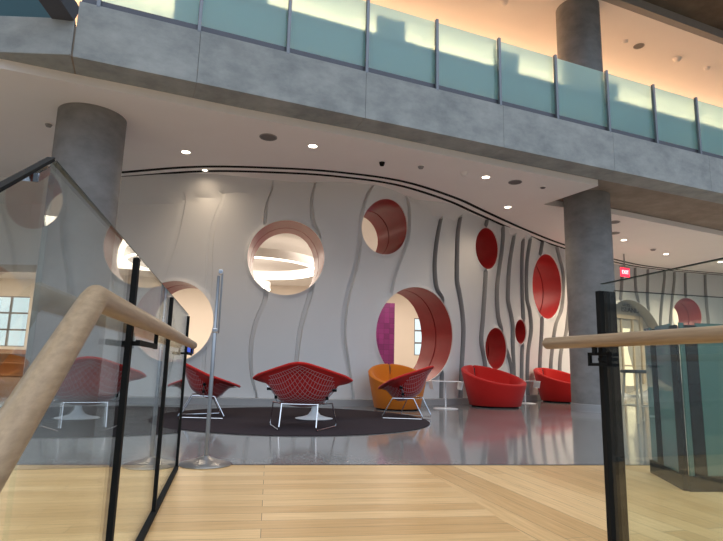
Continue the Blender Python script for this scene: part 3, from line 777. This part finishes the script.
# ---- teal glass guard round the other opening
K0 = Vector((2.07,3.575,0)); K1 = (Vector((2.24,4.50,0))-K0).normalized(); K2 = Vector((.992,.12,0)).normalized()
g = thing('opening_guard', 'teal glass guard with dark edge strips standing beyond the right handrail', 'guard rail', K0)
bpy.context.view_layer.update()
def kbox(bm, d, s0, s1, z0, z1, th):
    c = K0+d*((s0+s1)/2)+Vector((0,0,(z0+z1)/2)); box(bm, c, (s1-s0,th,z1-z0), Matrix.Rotation(math.atan2(d.y,d.x),3,'Z'))
for d, segs, strips in ((K1, ((.11,.38),(.50,.62)), ((.0,.10),(.39,.49))), (K2, ((.02,.05),(.14,1.5),(1.6,2.9)), ((.055,.135),(1.51,1.59)))):
    for a, b in segs:
        bm = BM(); kbox(bm, d, a, b, .09, 1.05, .014); keep(obj('glass_panel', bm, M['tglass'], g, 0), g)
    for a, b in strips:
        bm = BM(); kbox(bm, d, a, b, .09, 1.035, .02); keep(obj('dark_strip', bm, M['black'], g, 0), g)
    bm = BM(); kbox(bm, d, 0, .62 if d is K1 else 2.9, 0, .09, .05); keep(obj('base_shoe', bm, M['black'], g, 0), g)
# ---- bar stool beyond the right guard
t = thing('bar_stool', 'tall bar stool with dark seat and pale legs beyond the right glass guard', 'stool', (4.16,8.25,0), .2)
bm = BM(); box(bm, (0,0,.735), (.36,.34,.05)); obj('seat', bm, M['dark'], t, bev=.015)
for sx in (-1,1):
    for sy in (-1,1):
        bm = BM(); tube(bm, [(.19*sx,.18*sy,0),(.13*sx,.13*sy,.715)], .018, 10); obj('leg', bm, M['beige'], t)
bm = BM()
for a, b in (((-1,-1),(1,-1)),((1,-1),(1,1)),((1,1),(-1,1)),((-1,1),(-1,-1))): tube(bm, [(.17*a[0],.165*a[1],.24),(.17*b[0],.165*b[1],.24)], .01, 8)
obj('foot_rest', bm, M['beige'], t)
# ---- exit sign
t = thing('exit_sign', 'glowing red EXIT sign hung below the ceiling right of the column', 'exit sign', (7.37,15.0,3.62), math.radians(24))
bm = BM(); box(bm, (0,0,0), (.34,.07,.05)); box(bm, (0,0,.20), (.03,.03,.36)); obj('housing', bm, M['grey'], t, bev=.006)
bm = BM(); box(bm, (0,0,-.15), (.34,.02,.25)); obj('sign_panel', bm, M['exitred'], t, 0)
bpy.context.view_layer.update()
text('letters', 'EXIT', .15, M['exitltr'], t.matrix_world @ Matrix.Translation((0,-.014,-.15)) @ Matrix.Rotation(PI/2,4,'X'), .85, t)
# ---- balcony guard of the upper floor
b0 = FP(0,.12)
g = thing('balcony_guard', 'long frosted teal glass balcony guard with steel posts on the concrete beam', 'balcony guard', (b0[0],b0[1],4.825))
bpy.context.view_layer.update()
FR = Matrix.Rotation(math.atan2(fd.y,fd.x), 3, 'Z')
def fbox(bm, s0, s1, d0, d1, z0, z1):
    q = FP((s0+s1)/2,(d0+d1)/2); box(bm, (q[0],q[1],(z0+z1)/2), (s1-s0,d1-d0,z1-z0), FR)
bm = BM(); fbox(bm, -3.62, 14, .06, .15, 4.838, 4.93); keep(obj('base_channel', bm, M['darkst'], g, 0), g)
bm = BM(); fbox(bm, -3.62, 14, .03, .14, 4.825, 4.838); keep(obj('shadow_gap', bm, M['black'], g, 0), g)
ps = [-2.29+1.15*k for k in range(-1,13)]
for s in ps:
    bm = BM(); fbox(bm, s-.022, s+.022, .0, .05, 4.80, 5.985); keep(obj('post', bm, M['post'], g, 0, .004), g)
for a, b in zip(ps, ps[1:]):
    bm = BM(); fbox(bm, a+.01, b-.01, .07, .085, 4.90, 5.975); keep(obj('glass_panel', bm, M['frost'], g, 0), g)
# low counters and seats standing behind the frosted glass
for k, (a, b, h) in enumerate([(-2.6,0.2,.86),(.26,3.0,.86),(3.06,5.7,.86),(5.76,9.0,.86)]):
    wd = ['leftmost of the low dark counters behind the frosted balcony glass','second from left of the low dark counters behind the frosted balcony glass','low dark counter behind the balcony glass beside the upper column','rightmost of the low dark counters behind the frosted balcony glass'][k]
    q = FP((a+b)/2,.55); t = thing('low_counter', wd, 'counter', (q[0],q[1],4.80), math.atan2(fd.y,fd.x), 'low counters behind the balcony glass')
    bm = BM(); box(bm, (0,0,h-.22), (b-a,.30,.44)); obj('body', bm, M['counter'], t, bev=.01)
    for sx in (-1,1):
        bm = BM(); box(bm, (sx*((b-a)/2-.12),0,(h-.43)/2), (.06,.26,h-.43)); obj('leg', bm, M['post'], t)
    bm = BM(); box(bm, (0,0,h+.02), (b-a+.04,.42,.04)); obj('counter_top', bm, M['grey'], t, bev=.005)
for s, lb in [(-1.6,'leftmost dark monitor blurred behind the frosted balcony glass'),(.62,'second dark monitor from left blurred behind the frosted balcony glass'),(2.85,'third dark monitor from left, left of the upper column behind frosted glass'),(5.2,'rightmost dark monitor blurred behind the frosted balcony glass')]:
    q = FP(s,.55); t = thing('monitor', lb, 'monitor', (q[0],q[1],5.70), math.atan2(fd.y,fd.x), 'monitors behind the balcony glass')
    bm = BM(); box(bm, (0,0,.30), (.50,.05,.34)); obj('screen', bm, M['tealdark'], t, bev=.01)
    bm = BM(); box(bm, (0,.02,.08), (.06,.03,.16)); box(bm, (0,.02,.008), (.22,.16,.016)); obj('stand', bm, M['darkst'], t)
# ---- top-left steel member and teal glass above the lower beam
bm = BM()
p, q = Vector((-3.52,5.62,4.70)), Vector((-3.72,4.6,5.1)); dv = (q-p)
box(bm, (p+q)/2, (.26,dv.length+.3,.22), dv.to_track_quat('Y','Z').to_matrix())
st = tag(obj('steel_girder', bm, M['darkst'], None, 0, .006), 'dark steel girder meeting the corner of the concrete beam at top left', 'girder')
bm = BM(); box(bm, (-8.2,5.95,5.25), (9.0,.02,1.30), Matrix.Rotation(math.atan2(.25,10.6),3,'Z'))
tag(obj('glass_screen', bm, M['tealscreen'] if 'tealscreen' in M else M['tealdark'], None, 0), 'dark teal glass screen standing on the lower concrete beam at top left', 'glass screen')
# ================================================================== ceiling fittings
def downlight(label, x, y, z, power, grp='lit ceiling downlights', r=.065):
    t = thing('ceiling_downlight', label, 'downlight', (x,y,z), 0, grp)
    bm = BM(); lathe(bm, [(r,0),(r+.02,0),(r+.022,-.006),(r+.012,-.010),(r,-.006)], 32); obj('trim_ring', bm, M['ceil'], t)
    bm = BM(); lathe(bm, [(0,-.003),(r,-.003),(r,-.001),(0,-.001)], 32); obj('lens', bm, M['lens'], t)
    li = bpy.data.lights.new('downlight_lamp','SPOT'); li.energy = power; li.color = (1,.80,.58); li.spot_size = 2.5; li.spot_blend = .8; li.shadow_soft_size = .06
    o = bpy.data.objects.new('lamp', li); C.objects.link(o); o.parent = t; o.location = (0,0,-.03)
    return t
DL = [(-2.84,8.23,'downlight in the white ceiling right of the left column'),(-.79,7.86,'downlight in the white ceiling right of the larger round speaker'),
      (2.12,9.04,'brightest downlight near the front edge of the white ceiling'),(2.97,10.78,'downlight above the larger red tub chair beside the dark slots'),
      (6.59,13.37,'nearest downlight right of the right column'),(8.49,14.88,'second downlight right of the right column, farther right'),(10.6,15.8,'downlight at the right edge of the photo')]
for k, (x, y, lb) in enumerate(DL): downlight(lb, x, y, HW, 52*(10 if k > 3 else 1))
t = downlight('small downlight between the dark ceiling slots over the white wall', -2.76, 9.03, HW-.004, 52*.5, None, .04)
[k for k in t.children if k.type == 'LIGHT'][0].data.spot_size = 3.05
def speaker(label, x, y, z, r, grp='round ceiling speakers', name='ceiling_speaker', cat='speaker'):
    t = thing(name, label, cat, (x,y,z), 0, grp)
    bm = BM(); lathe(bm, [(0,-.006),(r*.88,-.006),(r*.88,-.001),(0,-.001)], 32); obj('grille', bm, M['dgrey'], t)
    bm = BM(); lathe(bm, [(r*.88,0),(r,0),(r,-.008),(r*.88,-.010)], 32); obj('rim', bm, M['grey'], t)
speaker('larger round speaker in the white ceiling left of centre', -1.42, 7.57, HW, .13)
speaker('round speaker in the white ceiling near its front corner', 2.69, 9.26, HW, .12)
for x, y, lb in [(5.58,11.72,'nearer thin round grille right of the right column'),(6.03,12.69,'farther thin round grille right of the right column')]:
    speaker(lb, x, y, HW, .13, 'round grilles right of the column', 'ceiling_grille', 'grille')
def sensor(label, x, y, z, r, h, m, name='smoke_detector', cat='detector', grp='small ceiling sensors'):
    t = thing(name, label, cat, (x,y,z), 0, grp)
    bm = BM(); lathe(bm, [(0,-.012),(r,-.012),(r,.0005),(0,.0005)], 28); obj('base_plate', bm, M['ceil'], t)
    bm = BM(); lathe(bm, [(0,-h),(r*.55,-h*.9),(r*.8,-.012),(0,-.012)], 28); obj('cap', bm, m, t, 60)
sensor('small black dome camera in the middle of the white ceiling', .29, 8.45, HW+.003, .06, .075, M['black'], 'dome_camera', 'camera')
sensor('small detector just right of the black dome camera', .94, 8.59, HW, .065, .05, M['grey'])
sensor('small white detector left of the brightest downlight', 1.71, 8.87, HW, .075, .05, M['ceil'])
sensor('small dark sensor near the front corner of the white ceiling', 3.26, 9.49, HW, .06, .03, M['dgrey'])
sensor('small detector between two downlights right of the column', 7.82, 14.3, HW, .09, .05, M['grey'])
sensor('small detector at left edge of the ceiling beside the left column', -4.50, 7.3, HW, .06, .05, M['grey'])
for x, y, lb, r in [(2.84,10.21,'small round fitting in the warm upper ceiling left of the column',.07),(5.95,11.46,'small knob in the warm upper ceiling beside the column',.06),(7.54,12.13,'larger round fitting in the warm upper ceiling',.09),(8.49,12.49,'rightmost round fitting in the warm upper ceiling',.07)]:
    sensor(lb, x, y, 8.25, r*1.2, .07, M['ceil'], 'ceiling_fitting', 'ceiling fitting', 'fittings in the warm upper ceiling')
speaker('round speaker in the warm upper ceiling', 6.36, 11.64, 8.25, .12)
# ================================================================== rooms behind the wall
def ring(label, x, y, z, r):
    t = thing('ring_light', label, 'ring light', (x,y,z), 0, 'ring lights seen through the round openings')
    bm = BM(); lathe(bm, [(r-.05,.0),(r+.05,.0),(r+.05,.24),(r-.05,.24),(r-.05,0)], 96); bd = obj('band', bm, M['wtop'], t)
    bm = BM(); lathe(bm, [(r-.045,-.003),(r+.045,-.003),(r+.045,-.03),(r-.045,-.03),(r-.045,-.003)], 96); obj('light_strip', bm, M['glow'], bd)
    bm = BM()
    for k in range(3): tube(bm, [(r*math.cos(2.1*k),r*math.sin(2.1*k),.24),(r*math.cos(2.1*k),r*math.sin(2.1*k),HW-z)], .006, 6)
    obj('hanger', bm, M['satin'], t)
ring('large glowing ring light seen through the big opening left of centre', -3.15, 15.6, 3.42, 1.85)
ring('small glowing ring light low in the big opening left of centre', -4.30, 19.6, 3.38, .95)
bm = BM(); box(bm, (0,0,0), (1.9,.12,3.0)); o = obj('divider_panel', bm, M['magenta'], None, 0); o.location = (.30,19.9,1.5); tag(o, 'magenta tiled divider panel seen through the large low opening', 'divider')
t = thing('wall_screen', 'small blue-lit screen seen through the left round opening', 'screen', (-7.12,22.97,1.18))
bm = BM(); box(bm, (0,0,0), (.42,.05,.30)); obj('bezel', bm, M['black'], t, 0)
bm = BM(); box(bm, (0,-.028,0), (.36,.006,.24)); obj('display', bm, M['screen'], t, 0)
t = thing('low_bookcase', 'low brown bookcase in the far room below the left window', 'bookcase', (-13.2,20.8,0))
bm = BM(); box(bm, (-1.45,0,.5), (.05,.35,1.0)); box(bm, (1.45,0,.5), (.05,.35,1.0)); box(bm, (0,.16,.5), (2.9,.03,1.0)); obj('carcass', bm, M['shelf'], t, 0)
for z in (.05,.5,.86): bm = BM(); box(bm, (0,0,z), (2.85,.35,.04)); obj('shelf', bm, M['shelf'], t, 0)
# ================================================================== lamps
def area(name, loc, rot, sx, sy, W_, col):
    li = bpy.data.lights.new(name,'AREA'); li.shape = 'RECTANGLE'; li.size = sx; li.size_y = sy; li.energy = W_; li.color = col
    o = bpy.data.objects.new(name, li); C.objects.link(o); o.location = loc; o.rotation_euler = rot; return o
area('back_room_ceiling_lamps', (-6.0,17.5,3.95), (0,0,0), 20, 7, 1450, (1,.85,.70))
area('side_room_ceiling_lamps', (12,20.9,3.95), (0,0,0), 8, 2.2, 1450*.22, (1,.86,.68))
q = FP(4,4.3); area('upper_cove_lamps', (q[0],q[1],7.45), (PI,0,math.atan2(fd.y,fd.x)), 22, .25, 800, (1,.60,.33))
q = FP(4,4.2); area('upper_room_lamps', (q[0],q[1],8.15), (0,0,math.atan2(fd.y,fd.x)), 20, 2.5, 120, (1,.92,.80))
